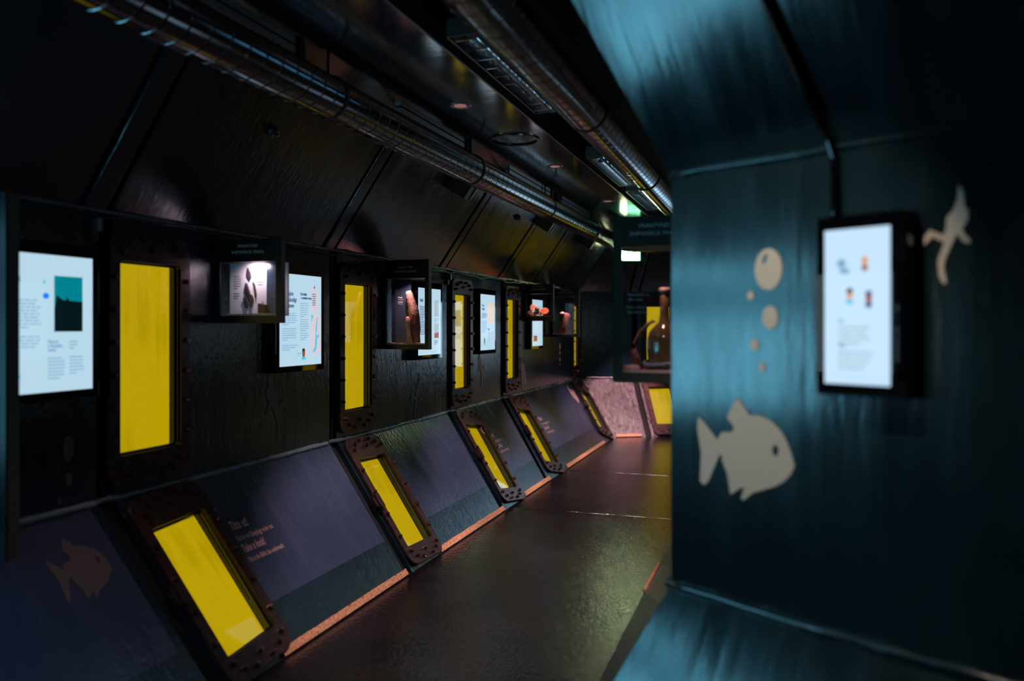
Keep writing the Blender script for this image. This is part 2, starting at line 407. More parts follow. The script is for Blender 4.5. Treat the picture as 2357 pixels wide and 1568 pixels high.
# ------------------------------------------------------------------ windows
def rounded(w, h, r, n):
    pts = []
    for cx, cy, a0 in ((w/2-r, h/2-r, 0), (-w/2+r, h/2-r, PI/2), (-w/2+r, -h/2+r, PI), (w/2-r, -h/2+r, 3*PI/2)):
        for i in range(n): a = a0+PI/2*i/(n-1); pts.append((cx+r*math.cos(a), cy+r*math.sin(a)))
    return pts
BOLT = MB(); BOLT.cyl((0, 0, 0), .0125, .0115, .016, 6); BOLT.cyl((0, 0, .016), .006, .005, .005, 6)
BOLTM = BOLT.mesh('bolt', 'bolt')
def window(n, f, surf, xc, yc, fw, fh, ow, oh, oyc, rot=0, label='', latch=False, far=False):
    Mx = FR(f, surf) @ T(xc, yc, 0) @ RZ(rot)
    root = link('window_%d' % n, None, None, Mx); tag(root, label, kind='structure')
    k = 7; A = rounded(fw, fh, .075, k); B = [(x, y+oyc-yc) for x, y in rounded(ow, oh, .012, k)]
    mb = MB(); N = len(A); zs = (.004, .024)
    for z in zs: mb.v += [(x, y, z) for x, y in A]+[(x, y, z) for x, y in B]
    for i in range(N):
        j = (i+1) % N
        mb.f.append((2*N+i, 2*N+j, 3*N+j, 3*N+i)); mb.f.append((i, j, 2*N+j, 2*N+i)); mb.f.append((N+j, N+i, 3*N+i, 3*N+j))
    fr = obj('frame', mb, 'frame', root, bevel=.002)
    # reveal: two steps
    mb = MB(); st = [(0, .02), (0, -.012), (-.007, -.012), (-.007, -.024), (.0, -.024), (.0, -.046)]
    rings = [[(x*(1+2*d/ow), (y-(oyc-yc))*(1+2*d/oh)+(oyc-yc), z) for x, y in B] for d, z in st]
    for R_ in rings: mb.v += R_
    for q in range(len(rings)-1):
        for i in range(N):
            j = (i+1) % N; mb.f.append((q*N+i, q*N+j, (q+1)*N+j, (q+1)*N+i))
    obj('reveal', mb, 'reveal', root)
    obj('glass_pane', MB().box((-ow/2, oyc-yc-oh/2, -.020), (ow/2, oyc-yc+oh/2, -.017)), 'winglass', root)
    obj('yellow_panel', MB().box((-ow/2-.01, oyc-yc-oh/2-.01, -.062), (ow/2+.01, oyc-yc+oh/2+.01, -.045)), 'yellow', root)
    if far: return root
    P = []; sx = (ow/2+fw/2)/2; top = fh/2; ob = oyc-yc-oh/2; ot = oyc-yc+oh/2
    ns = 6 if fh > 1 else 4
    for i in range(ns):
        y = ob+(ot-ob)*(i+.5)/ns
        P += [(-sx-.004, y), (sx+.004, y)]
    for sg in (1, -1):
        y = sg*(top-.028)
        P += [(-.055, y), (.065, y)]
        y = sg*(top-.062)
        P += [(-.125, y+sg*.012), (.135, y+sg*.012), (.005, y-sg*.008), (-.165, y-sg*.028), (.178, y-sg*.022)]
    for x, y in P:
        link('bolt', BOLTM, fr, T(x, y, .024) @ RZ(x*40+y*9))
    if latch:
        l = MB().box((-fw/2-.018, -.05, .006), (-fw/2+.022, .045, .05))
        l.box((-fw/2-.03, -.035, .0), (-fw/2-.01, .03, .03))
        obj('latch', l, 'frame', root, bevel=.003)
    return root
wn = 0
posn = ['nearest the camera', 'second from the camera', 'third from the camera', 'fourth from the camera', 'last, by the end wall']
for i, (a, b) in enumerate(UO):
    wn += 1
    window(wn, 'L', 'V', (a+b)/2, .585, .475, 1.09, b-a, .825, .5875,
           label='tall yellow window in the upright wall, ' + posn[i])
for i, (a, b) in enumerate(LO):
    wn += 1; c = (a+b)/2; dr = drift(c)
    window(wn, 'L', 'S', c-dr/2, .468, .45, .905, b-a, .63, .45, -math.atan(dr/.94),
           label='low tilted yellow window in the sloping panel, ' + posn[i], latch=True)
for i, x in enumerate(BX):
    wn += 1; window(wn, 'B', 'V', x+.1785, .585, .475, 1.09, .357, .825, .5875, label='tall yellow window on the right-hand wall', far=True)
    wn += 1; window(wn, 'B', 'S', x+.1675, .448, .45, .83, .335, .63, .45, label='low yellow window on the right-hand wall', far=True)
wn += 1; window(wn, 'C', 'V', 1.1535, .585, .475, 1.09, .357, .825, .5875, label='tall yellow window of the end wall behind the glass case')
wn += 1; window(wn, 'C', 'V', 3.8785, .585, .475, 1.09, .357, .825, .5875, label='tall yellow window of the end wall, out of view', far=True)
wn += 1; window(wn, 'C', 'S', 3.8675, .468, .47, .905, .335, .59, .47, label='low yellow window of the end wall, out of view', far=True)
wn += 1; window(wn, 'C', 'S', 1.1225, .468, .47, .905, .335, .59, .47, label='low yellow window of the end wall', latch=False)

# graphic films and plywood battens on the left lower slope
bb = link('baseboard_left', None); tag(bb, kind='structure')
SL = FR('L', 'S')
def batten(x0, x1, F, seed, y=.042):
    random.seed(seed); top = [];
    n = 26
    for i in range(n+1):
        x = x0+(x1-x0)*i/n
        top.append((x, y+random.uniform(-.0012, .0012)))
        if random.random() < .10 and 1 < i < n-1: top += [(x+.006, y-.010), (x+.018, y-.008), (x+.022, y)]
    obj('batten', MB().prism([(x0, .004), (x1, .004)]+top[::-1], .0, .014), 'wood', bb, F)
for k, (a, b) in enumerate(((1.5, 2.62), (3.06, 4.31), (4.80, 6.07), (6.63, 7.42), (8.07, 9.93))): batten(a, b, SL, k+3)
batten(.345, .70, FR('C', 'S'), 11); batten(1.38, 2.2, FR('C', 'S'), 12)
for k, (a, b) in enumerate(((-5.0, -4.45), (-2.95, -2.3), (-7.2, -6.6))): batten(a, b, FR('B', 'S'), 20+k, .020)
LS = dims('L')[1]
wl = bpy.data.objects['wall_left']
for a, b in ((1.35, 2.50), (3.10, 4.30), (4.92, 6.13), (6.78, 7.48), (8.20, 10.17)):
    y0, y1 = .245, LS-.008
    fxx = lambda x, y: x-drift(x)*(1-y/LS)
    obj('graphic_film', MB().prism([(fxx(a, y0), y0), (fxx(b, y0), y0), (fxx(b, y1), y1), (fxx(a, y1), y1)], .0005, .002), 'film', wl, SL)

# ------------------------------------------------------------------ decals
def decal(name, f, surf, pts, mat, label, cat='decal', group=None, z=.002, holes=()):
    cx = sum(p[0] for p in pts)/len(pts); cy = sum(p[1] for p in pts)/len(pts)
    o = obj(name, MB().prism([(x-cx, y-cy) for x, y in pts], 0, .0008), mat, None, FR(f, surf) @ T(cx, cy, z))
    tag(o, label, cat, group)
    return o, cx, cy
def ell(cx, cy, rx, ry, n=24): return [(cx+rx*math.cos(2*PI*i/n), cy+ry*math.sin(2*PI*i/n)) for i in range(n)]
FISH = [(0.096,0.5),(0.115,0.488),(0.159,0.442),(0.174,0.465),(0.209,0.469),(0.212,0.485),(0.191,0.507),(0.198,0.523),(0.223,0.564),(0.237,0.55),(0.26,0.52),(0.29,0.521),(0.316,0.514),(0.336,0.502),(0.354,0.485),(0.368,0.465),(0.382,0.433),(0.392,0.399),(0.38,0.375),(0.36,0.354),(0.336,0.339),(0.271,0.312),(0.243,0.288),(0.235,0.291),(0.245,0.323),(0.233,0.319),(0.202,0.296),(0.191,0.354),(0.174,0.389),(0.177,0.401),(0.166,0.4),(0.13,0.321),(0.115,0.309),(0.102,0.32),(0.106,0.399),(0.093,0.467)]
o, cx, cy = decal('fish_decal', 'A', 'V', FISH, 'decal', 'large beige fish silhouette on the near teal wall at right')
obj('eye', MB().prism(ell(.338-cx, .434-cy, .009, .014), .0009, .0016), 'wall_r', o)
FL = [(2.217,.781),(2.226,.763),(2.265,.717),(2.282,.739),(2.314,.745),(2.315,.766),(2.299,.784),(2.32,.837),(2.328,.828),(2.354,.792),(2.385,.786),(2.43,.756),(2.454,.713),(2.462,.661),(2.416,.613),(2.368,.595),(2.339,.569),(2.341,.595),(2.336,.603),(2.307,.577),(2.3,.616),(2.283,.668),(2.28,.684),(2.26,.661),(2.243,.607),(2.23,.591),(2.225,.599),(2.229,.684),(2.217,.745)]
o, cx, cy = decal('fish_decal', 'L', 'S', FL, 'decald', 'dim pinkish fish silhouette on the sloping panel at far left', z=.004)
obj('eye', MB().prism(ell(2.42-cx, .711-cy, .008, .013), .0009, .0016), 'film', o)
FS = [(10.00,.90),(10.04,.82),(10.08,.80),(10.10,.84),(10.16,.80),(10.14,.70),(10.08,.62),(10.06,.66),(10.02,.62),(10.0,.68),(9.96,.72),(9.955,.80)]
decal('fish_decal', 'L', 'S', [(x-.06, y-.02) for x, y in FS], 'pinktext', 'small pale fish silhouette on the far sloping panel near the end wall', z=.004)
DV = [(0.781,1.07),(0.79,1.054),(0.793,1.02),(0.8,1.012),(0.799,0.99),(0.788,0.974),(0.793,0.96),(0.805,0.946),(0.802,0.939),(0.79,0.945),(0.778,0.963),(0.768,0.944),(0.752,0.906),(0.75,0.887),(0.756,0.857),(0.75,0.852),(0.74,0.872),(0.738,0.907),(0.752,0.946),(0.726,0.96),(0.709,0.942),(0.7,0.95),(0.721,0.976),(0.75,0.961),(0.755,0.975),(0.756,1.0),(0.77,1.015),(0.778,1.037)]
decal('diver_decal', 'A', 'V', DV, 'decal', 'beige diver silhouette on the near wall right of the bright screen')
def diver_at(x, y, sc, mat, label, flip=1):
    P = [((a-.76)*sc*flip+x, (b-.96)*sc*.9+y) for a, b in DV]
    if flip < 0: P = P[::-1]
    decal('diver_decal', 'L', 'V', P, mat, label)
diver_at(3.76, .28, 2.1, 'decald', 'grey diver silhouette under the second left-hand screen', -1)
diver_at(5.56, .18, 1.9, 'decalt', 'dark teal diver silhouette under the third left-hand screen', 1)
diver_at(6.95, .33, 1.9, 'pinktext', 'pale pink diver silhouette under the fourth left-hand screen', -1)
decal('diver_decal', 'L', 'V', [(8.16, .40), (8.22, .30), (8.25, .33), (8.30, .24), (8.36, .12), (8.33, .05), (8.26, .10), (8.22, .02), (8.17, .12), (8.15, .28)], 'pinktext', 'pale streaked swimmer silhouette right of the fourth tall window')
BA = [(.317, .909, .040, .055), (.264, .841, .010, .012), (.322, .782, .023, .030), (.276, .709, .012, .016), (.299, .649, .009, .012)]
BL = [('largest bubble, topmost of the five'), ('tiny bubble just under the largest one'), ('second largest bubble, middle of the five'), ('small bubble below the second largest'), ('lowest and smallest bubble, right above the fish')]
for (x, y, a, b), l in zip(BA, BL):
    o, cx, cy = decal('bubble_decal', 'A', 'V', ell(x, y, a, b), 'decal', 'beige '+l+' on the near teal wall', group='bubbles above the large beige fish')
    if a > .03: obj('highlight', MB().prism(ell(-.020, .022, .006, .014, 12), .0009, .0016), 'wall_r', o, RZ(-.4))
BB = [(2.407, .243, .026, .050), (2.362, .179, .006, .010), (2.409, .121, .014, .028), (2.366, .045, .008, .016)]
for (x, y, a, b), l in zip(BB, ('large top', 'tiny upper left', 'middle', 'small lowest')):
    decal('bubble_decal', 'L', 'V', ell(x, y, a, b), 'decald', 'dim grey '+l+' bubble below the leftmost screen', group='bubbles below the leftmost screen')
for k, (y, a, b) in enumerate(((.46, .012, .045), (.38, .012, .025), (.30, .010, .028), (.24, .006, .012))):
    decal('bubble_decal', 'L', 'V', ell(9.75, y, a*2, b), 'pinktext', ('topmost', 'second', 'third', 'lowest')[k]+' pale bubble in the column low on the wall near the last window', group='bubbles near the last window')
def lettering(x, y, sc, n, where):
    root = link('wall_text', None, None, SL @ T(x, y, .003)); tag(root, where, 'lettering')
    for t, dx, dy, s, bd in (('Titta ut!', 0, 0, .066, .0012), ('Du har en Djupglugg under oss.', 0, -.058, .038, .0003),
                     ('Take a look!', 0, -.120, .058, .0012), ('This is the Baltic Sea underneath.', 0, -.172, .036, .0003)):
        link('line', text_mesh(t, s*sc, 'pinktext', bold=bd), root, T(dx, dy*sc, 0) @ Matrix.Diagonal((.58, 1, 1, 1)))
    a = MB().tube([(-.025, .13, 0), (-.052, .12, 0), (-.062, .09, 0), (-.060, .062, 0)], .005, 6)
    a.tube([(-.085, .115, 0), (-.068, .06, 0), (-.038, .066, 0)], .005, 6)
    obj('arrow', a, 'pinktext', root, Matrix.Diagonal((sc, sc, .15, 1)))
lettering(3.165, .63, 1.0, 0, 'pink Swedish and English lettering right of the nearest low window')
lettering(6.66, .60, .95, 1, 'pink lettering right of the third low window')
lettering(8.16, .58, .95, 2, 'pink lettering right of the fourth low window')

# ------------------------------------------------------------------ information screens
def text_block(x, y, w, lines, lh, h, rng):
    mb = MB()
    for i in range(lines):
        xx = x; end = x+w*(rng.uniform(.8, 1.0) if i < lines-1 else rng.uniform(.3, .8))
        while xx < end:
            l = min(rng.uniform(.008, .03)*w/.13, end-xx)
            mb.box((xx, y-i*lh, 0), (xx+l, y-i*lh+h, .0006)); xx += l+.004*w/.13
    return mb
def screen(f, x0, x1, y0, y1, label, content, bez=(.035, .035, .05, .035), dep=.055, mat='screen', rng=None, surf='V'):
    w, h = x1-x0, y1-y0; rng = rng or random.Random(int(x0*100))
    root = link('info_screen', None, None, FR(f, surf) @ T(x0, y0, 0)); tag(root, label, 'screen', 'information screens on the walls')
    l, r_, t, b = bez
    obj('housing', MB().box((-l, -b, 0), (w+r_, h+t, dep)), 'bezel', root, bevel=.003)
    obj('display', MB().box((0, 0, dep-.002), (w, h, dep+.002)), mat, root)
    z = dep+.0022
    for part in content:
        k = part[0]
        if k == 'T': _, x, y, s, txt, m = part; link('heading', text_mesh(txt, s, m, bold=.0008), root, T(x*w, y*h, z) @ Matrix.Diagonal((.8, 1, 1, 1)))
        elif k == 'P': _, x, y, ww, n, m = part; o = obj('text_block', text_block(0, 0, ww*w, n, .0125, .0052, rng), m, root, T(x*w, y*h, z)); tag(o, kind='stuff')
        elif k == 'R': _, x, y, ww, hh, m = part; obj('picture', MB().box((0, 0, 0), (ww*w, hh*h, .0005)), m, root, T(x*w, y*h, z))
        elif k == 'E': _, x, y, rx, ry, m = part; obj('picture', MB().prism(ell(0, 0, rx*w, ry*h), 0, .0008), m, root, T(x*w, y*h, z+.0001))
        elif k == 'G': _, pts, m = part; obj('picture', MB().prism([(a*w, b_*h) for a, b_ in pts], .0006, .0011), m, root, T(0, 0, z))
    return root
PERS = lambda x, y: [('E', x, y, .035, .045, 'sred'), ('E', x, y+.035, .034, .022, 'sdark'), ('E', x, y-.055, .055, .016, 'sblue')]
# leftmost screen
screen('L', 2.045, 2.470, .477, .992, 'white screen with a teal underwater photo, leftmost on the left wall', [
    ('T', .10, .80, .030, 'magisk', 'ink'), ('T', .10, .74, .030, 'resa', 'ink'), ('P', .06, .66, .40, 9, 'inkl'), ('P', .06, .40, .40, 5, 'inkl'),
    ('R', .585, .44, .30, .41, 'steal'), ('G', [(.585, .44), (.885, .44), (.885, .665), (.74, .67), (.72, .70), (.70, .67), (.66, .68), (.61, .71), (.585, .60)], 'sdark'),
    ('E', .50, .70, .030, .022, 'sdot'), ('E', .485, .80, .012, .014, 'sblue'),
    ('T', .52, .355, .020, 'Dive in', 'inkl'), ('T', .52, .325, .020, 'a fantastic', 'inkl'), ('T', .52, .295, .020, 'water', 'inkl'),
    ('P', .52, .24, .18, 7, 'inkl'), ('P', .745, .245, .17, 6, 'inkl'), ('P', .745, .36, .09, 3, 'inkl')] + PERS(.20, .18))
screen('L', 3.722, 4.135, .500, 1.016, 'white screen with a blue map, between the first two tall windows', [
    ('T', .04, .765, .034, 'Östersjön', 'ink'), ('T', .04, .70, .034, '– ett känsligt', 'ink'), ('T', .04, .635, .034, 'ekosystem', 'ink'),
    ('P', .05, .565, .36, 6, 'inkl'), ('P', .05, .40, .36, 6, 'inkl'), ('P', .05, .22, .36, 3, 'inkl'),
    ('T', .47, .775, .021, 'The Baltic', 'ink'), ('T', .47, .735, .019, '– a sensitive ecosystem', 'ink'),
    ('P', .47, .68, .22, 7, 'inkl'), ('P', .47, .50, .22, 6, 'inkl'), ('P', .47, .35, .22, 4, 'inkl'),
    ('R', .745, .60, .15, .26, 'spink'), ('G', [(.80, .86), (.84, .86), (.82, .90)], 'sred'), ('P', .765, .79, .11, 6, 'ink'),
    ('R', .73, .12, .24, .45, 'spink'),
    ('G', [(.74, .56), (.79, .56), (.74, .46)], 'sblue'), ('G', [(.88, .54), (.90, .54), (.885, .40), (.87, .34), (.90, .32), (.94, .36), (.93, .31), (.88, .29), (.885, .24), (.865, .17), (.80, .13), (.78, .15), (.83, .20), (.845, .30), (.85, .40)], 'sblue'),
    ('P', .40, .13, .08, 2, 'sblue')] + PERS(.55, .13))
screen('L', 5.480, 5.895, .500, 1.016, 'white screen half hidden behind the case with the wooden club', [
    ('T', .05, .80, .034, 'Seglat', 'ink'), ('P', .05, .72, .38, 9, 'ink'), ('P', .05, .50, .38, 9, 'ink'),
    ('R', .70, .58, .20, .25, 'sgrey'), ('P', .70, .54, .18, 3, 'inkl'), ('R', .70, .25, .20, .22, 'sgrey'), ('G', [(.70, .25), (.90, .25), (.90, .34), (.70, .32)], 'sred'), ('P', .70, .20, .18, 3, 'ink')])
screen('L', 6.800, 7.180, .500, 1.016, 'white screen with a peach picture, left of the fourth tall window', [
    ('T', .08, .78, .034, 'Vrak', 'ink'), ('T', .08, .72, .034, 'bärgas', 'ink'), ('P', .08, .65, .36, 4, 'ink'), ('P', .08, .52, .36, 9, 'inkl'),
    ('R', .48, .48, .42, .38, 'speach'), ('T', .48, .36, .024, 'Tusen', 'ink'), ('P', .48, .31, .2, 7, 'inkl'), ('P', .72, .31, .2, 7, 'inkl')] + PERS(.25, .16))
screen('L', 8.40, 8.79, .500, 1.016, 'narrow-looking screen behind the case with orange shards', [('P', .1, .85, .35, 14, 'ink'), ('P', .55, .85, .35, 12, 'inkl'), ('R', .1, .1, .35, .12, 'sred')])
screen('L', 1.06, 1.62, .25, 1.10, 'large blue-white screen near the corner behind the left edge', [('R', .1, .62, .8, .25, 'sblue'), ('P', .1, .5, .8, 8, 'ink')], mat='scrB')
screen('AO', -.56, -.10, .25, 1.10, 'added large blue-white screen, unseen, behind the camera by the corner', [('R', .1, .62, .8, .25, 'sblue')], mat='scrB')  # added to widen the blue reflection on the near right wall
screen('AO', -1.07, -.65, .48, 1.0, 'white screen on the wall behind the camera', [
    ('P', .08, .80, .36, 12, 'ink'), ('P', .08, .40, .36, 6, 'ink'), ('P', .55, .80, .36, 14, 'ink'), ('R', .60, .20, .25, .14, 'sorange'), ('R', .60, .10, .25, .07, 'sred')])
# on the right-hand wall, mirrored in the left wall's gloss
for x, l in ((-4.2, 'screen on the right-hand wall just past the near corner'), (-5.95, 'screen on the right-hand wall, second past the corner'), (-8.7, 'screen on the right-hand wall, third past the corner')):
    screen('B', x, x+.41, .53, 1.05, 'white '+l, [('P', .1, .8, .35, 12, 'ink'), ('P', .55, .8, .35, 12, 'inkl')])
screen('C', 1.85, 2.26, .50, 1.02, 'white screen on the end wall right of its first window', [('P', .1, .8, .35, 12, 'ink'), ('P', .55, .8, .35, 12, 'inkl')])
screen('C', 2.5, 3.4, .06, 1.12, 'added large pale blue screen, unseen, further along the end wall', [('R', .1, .62, .8, .25, 'sblue'), ('P', .1, .5, .8, 8, 'ink')], mat='scrC')  # added out of view to cast bluish reflections on the left wall
screen('A', .503, .658, .622, .988, 'bright tall white screen with small figures on the near wall at right', [
    ('E', .27, .78, .07, .03, 'inkl'), ('E', .32, .73, .08, .02, 'inkl'), ('E', .63, .79, .045, .03, 'sorange'), ('E', .63, .745, .045, .02, 'sred'),
    ('E', .40, .60, .05, .02, 'sdark'), ('E', .40, .57, .045, .025, 'sorange'), ('E', .40, .53, .06, .015, 'sblue'),
    ('E', .69, .58, .05, .02, 'ink'), ('E', .69, .55, .045, .03, 'sred'), ('E', .69, .51, .05, .02, 'ink'),
    ('T', .22, .40, .010, 'Hej', 'inkl'), ('P', .22, .36, .55, 4, 'sgrey'), ('T', .22, .24, .010, 'Hello', 'inkl'), ('P', .22, .20, .55, 4, 'sgrey')],
    bez=(.022, .038, .034, .028), mat='screenR', dep=.06)
cd = MB(); AU = FR('A', 'U'); AV = FR('A', 'V')
pts = [AU @ Vector((.258, .90, .012)), AU @ Vector((.425, .383, .012)), AU @ Vector((.494, .025, .012)), AV @ Vector((.503, 1.17, .012)), AV @ Vector((.505, 1.015, .012))]
fine = []
for a, b in zip(pts[:-1], pts[1:]): fine += [a.lerp(b, i/6) for i in range(6)]
fine.append(pts[-1])
tag(obj('cable_conduit', MB().tube(fine, .011, 10), 'bezel', smooth=True), 'thin black conduit running down the near wall to the bright screen', 'conduit')

# ------------------------------------------------------------------ glass display cases
def case(x0, y0, zt, gt, gb, zb, label, words, side='R', W=.31, D=.12, fl=.022, back=None, light=(1, .62, .58), power=1.2, gside=.03, ds=.05):
    """front at y0 facing -Y; z values are world heights"""
    root = link('display_case', None, None, T(x0, y0, zb)); tag(root, label, 'display case', 'glass cases of wreck finds')
    H = zt-zb; g0 = gb-zb; g1 = gt-zb; a, b = .035, W-gside
    mb = MB()
    mb.box((0, 0, 0), (W, .008, g0)); mb.box((0, 0, g1), (W, .008, H)); mb.box((0, 0, g0), (a, .008, g1)); mb.box((b, 0, g0), (W, .008, g1))
    fr = obj('front_frame', mb, 'cfront' if side == 'R' else 'speckd', root)
    me = text_mesh(words[0], .021, 'letter', 'CENTER'); link('lettering', me, fr, T((a+b)/2, -.0006, g1+.070) @ RX(PI/2) @ Matrix.Diagonal((1.12, 1, 1, 1)))
    me = text_mesh(words[1], .021, 'letter', 'CENTER'); link('lettering', me, fr, T((a+b)/2, -.0006, g1+.040) @ RX(PI/2) @ Matrix.Diagonal((1.05, 1, 1, 1)))
    # plan: shallow at the free side, deeper towards the wall
    plan = [(.003, .008), (W-.0005, .008), (W-.0005, ds), (W-.075, D), (.003, D)]
    if side != 'R': plan = [(W-x, y) for x, y in plan][::-1]
    obj('top_box', MB().prism(plan, g1, H), 'speck', root)
    obj('bottom_box', MB().prism(plan, 0, g0), 'speck', root)
    if side == 'R': obj('side_panel', MB().box((W-.012, .0081, g0), (W-.0006, ds, g1)), 'speck', root)
    else: obj('side_panel', MB().box((.0006, .0081, g0), (.012, ds, g1)), 'speck', root)
    obj('glass_front', MB().box((a, .002, g0), (b, .006, g1)), 'glass', root)
    if back is None: obj('glass_back', MB().box((.012 if side == 'R' else .08, D-.006, g0), (W-.08 if side == 'R' else W-.012, D-.003, g1)), 'glass', root)
    # bed of sand, slightly uneven
    n = 18; P = [(a-.01+(b-a+.02)*i/n, .010+.006*noise.noise(Vector((i*.35, y0, 0)))) for i in range(n+1)]
    sb = MB(); sb.prism([(P[0][0], 0)]+[(P[-1][0], 0)]+P[::-1], -max(.04, ds+.01), -.012)
    s = obj('sand_bed', sb, 'sand', root, T(0, 0, g0) @ RX(PI/2))
    ld = bpy.data.lights.new('case_lamp', 'SPOT'); ld.energy = power*14; ld.color = light; ld.spot_size = 2.0 if not back else 2.5; ld.spot_blend = 1; ld.shadow_soft_size = .005
    lo = bpy.data.objects.new('case_lamp', ld); COL.objects.link(lo); lo.parent = root; lo.location = ((a+b)/2, .016, g1-.008); lo.rotation_euler = (.75 if back else .4, 0, 0)
    lo['label'] = 'small lamp under the top of the case'
    return root, a, b, g0, g1
XW = -2.652
# case 0: tall, at the far left, only its side edge in view
case(XW, 1.880, EYE+.425, EYE+.32, EYE-.30, EYE-.75, 'tall case cut by the left edge of the picture', ('VRAKFYND', 'SHIPWRECK FIND'), D=.112, W=.320, power=.3)
# case 1: white board with dark shards
c1, a, b, g0, g1 = case(XW, 3.254, EYE+.422, EYE+.311, EYE+.049, EYE+.013, 'case with dark shards on a white board, right of the first tall window', ('VRAKFYND', 'SHIPWRECK FINDS'), D=.10, W=.388, ds=.035, power=.13, back=1, light=(1, .86, .90))
o = obj('print_board', MB().box((a-.01, .088, g0), (a+.208, .094, g1)), 'print', c1)
obj('print_board', MB().box((b-.045, .088, g0), (b+.01, .094, g1)), 'print', c1)
obj('back_strip', MB().box((a+.208, .089, g0), (b-.045, .093, g1)), 'backp', c1)
rg = random.Random(3)
for x, z, w_, n in ((.05, .205, .045, 6), (.05, .12, .035, 3), (.190, .205, .035, 1), (.190, .175, .04, 2), (b-.028, .19, .02, 2), (b-.035, .16, .03, 2)):
    t = obj('text_block', text_block(0, 0, w_, n, .012, .004, rg), 'rope', c1, T(x, .0874, g0+z-.01) @ RX(PI/2)); tag(t, kind='stuff')
W1 = T(XW, 3.254, EYE+.013)
def shard(pts, label, th=.012, y=.074):
    k = .262/1280; kx = .300/1285; cx = sum(p[0] for p in pts)/len(pts); cy = sum(p[1] for p in pts)/len(pts)
    P = [((x-cx)*kx, -(yy-cy)*k) for x, yy in pts]
    if sum(P[i][0]*P[(i+1) % len(P)][1]-P[(i+1) % len(P)][0]*P[i][1] for i in range(len(P))) < 0: P = P[::-1]
    o = obj('pottery_shard', MB().prism(P, 0, th), 'shard', None, T(XW+.035+(cx-55)*(.300/1285), 3.254+.086, EYE+.311-(cy-165)*(.262/1280)) @ RX(PI/2), bevel=.0015)
    tag(o, label, 'shard', 'dark shards mounted on the white board')
shard([(500, 270), (525, 340), (555, 380), (575, 500), (545, 560), (485, 470), (478, 400), (490, 320)], 'topmost small kite-shaped dark shard on the white board')
shard([(452, 635), (490, 700), (520, 800), (560, 925), (600, 935), (640, 1040), (600, 1170), (563, 1250), (540, 1130), (500, 1020), (440, 900), (425, 740)], 'largest long dark shard in the middle of the white board')
shard([(625, 620), (665, 680), (700, 870), (700, 950), (685, 1010), (670, 900), (655, 750), (635, 690)], 'thin curved dark shard at the right of the white board')
shard([(370, 1005), (420, 1010), (450, 1090), (480, 1200), (485, 1260), (455, 1275), (415, 1160), (405, 1060)], 'narrow dark shard at the lower left of the white board')
pb = link('dark_block', None, None, T(XW+.215, 3.254+.055, EYE+.062)); tag(pb, 'small dark block standing on pink sand beside the white board', 'block')
obj('body', MB().prism([(0, 0), (.040, 0), (.040, .040), (0, .048)], -.026, 0), 'shard', pb, RX(PI/2), bevel=.001)
obj('tip', MB().tube([(.018, .01, .044), (.020, .01, .056), (.027, .01, .046)], [.002, .003, .002], 6), 'bone', pb)
# case 2: wooden club and pale stick
c2, a, b, g0, g1 = case(XW, 4.995, EYE+.457, EYE+.329, EYE-.131, EYE-.164, 'tall case with the wooden club, between the second and third tall windows', ('VRAKFYND', 'SHIPWRECK FIND'), D=.14, W=.362, power=.40)
obj('back_panel', MB().box((.012, .130, g0), (a+.130, .133, g1)), 'backp', c2)
tw = link('caption', text_mesh('Knaggar', .011, 'print', bold=.0006), c2, T(a+.028, .1290, g0+.330) @ RX(PI/2))
link('caption', text_mesh('Träknaggar', .010, 'print'), c2, T(a+.028, .1290, g0+.315) @ RX(PI/2))
link('caption', text_mesh('Notches', .011, 'print', bold=.0006), c2, T(a+.028, .1290, g0+.297) @ RX(PI/2))
link('caption', text_mesh('Wooden', .010, 'print'), c2, T(a+.028, .1290, g0+.284) @ RX(PI/2))
def leanpath(p0, p1, n=12, bow=0): return [(p0[0]+(p1[0]-p0[0])*i/n+bow*math.sin(PI*i/n), p0[1]+(p1[1]-p0[1])*i/n, p0[2]+(p1[2]-p0[2])*i/n) for i in range(n+1)]
zb2 = EYE-.131+.010
cl = MB().tube(leanpath((XW+.235, 5.083, zb2), (XW+.165, 5.083, zb2+.365), 16, .012), [.020, .021, .024, .027, .029, .031, .034, .037, .039, .039, .037, .034, .031, .029, .027, .026, .018], 14, .22)
tag(obj('wooden_club', cl, 'oldwood', smooth=True), 'dark weathered thick wooden club leaning in the tall case', 'wood find')
st = MB().tube(leanpath((XW+.205, 5.020, zb2), (XW+.188, 5.022, zb2+.185), 10), [.017, .016, .0155, .015, .015, .015, .0155, .016, .0165, .016, .008], 12, .05)
tag(obj('wooden_peg', st, 'bone', smooth=True), 'pale pink short peg standing before the dark club', 'wood find')
# case 3: orange shards
c3, a, b, g0, g1 = case(XW, 8.232, EYE+.448, EYE+.345, EYE+.100, EYE+.052, 'square case full of orange pottery, right of the fourth tall window', ('VRAKFYND', 'SHIPWRECK FINDS'), D=.10, W=.338, power=.22, light=(1, .6, .5))
zb3 = EYE+.112; yy = 8.232
def dish(prof, x, y, z, rx, ry, mat, name, label, group='orange pottery in the square case'):
    o = obj(name, MB().lathe(prof, 20, wob=.06, seed=x*9), mat, None, T(x, y, z) @ Matrix.Rotation(ry, 4, 'Y') @ RX(rx), smooth=True); tag(o, label, 'pottery', group)
dish([(.004, 0), (.034, .006), (.044, .018), (.048, .028), (.043, .028), (.032, .012), (.002, .006)], XW+.222, yy+.07, zb3+.030, .75, .25, 'clay', 'clay_bowl', 'bright orange clay bowl lying on its side at right')
dish([(.004, 0), (.030, .004), (.036, .012), (.030, .010), (.002, .006)], XW+.092, yy+.07, zb3+.085, 1.35, .1, 'bone', 'clay_plate', 'pale round plate propped up at the upper left of the pottery')
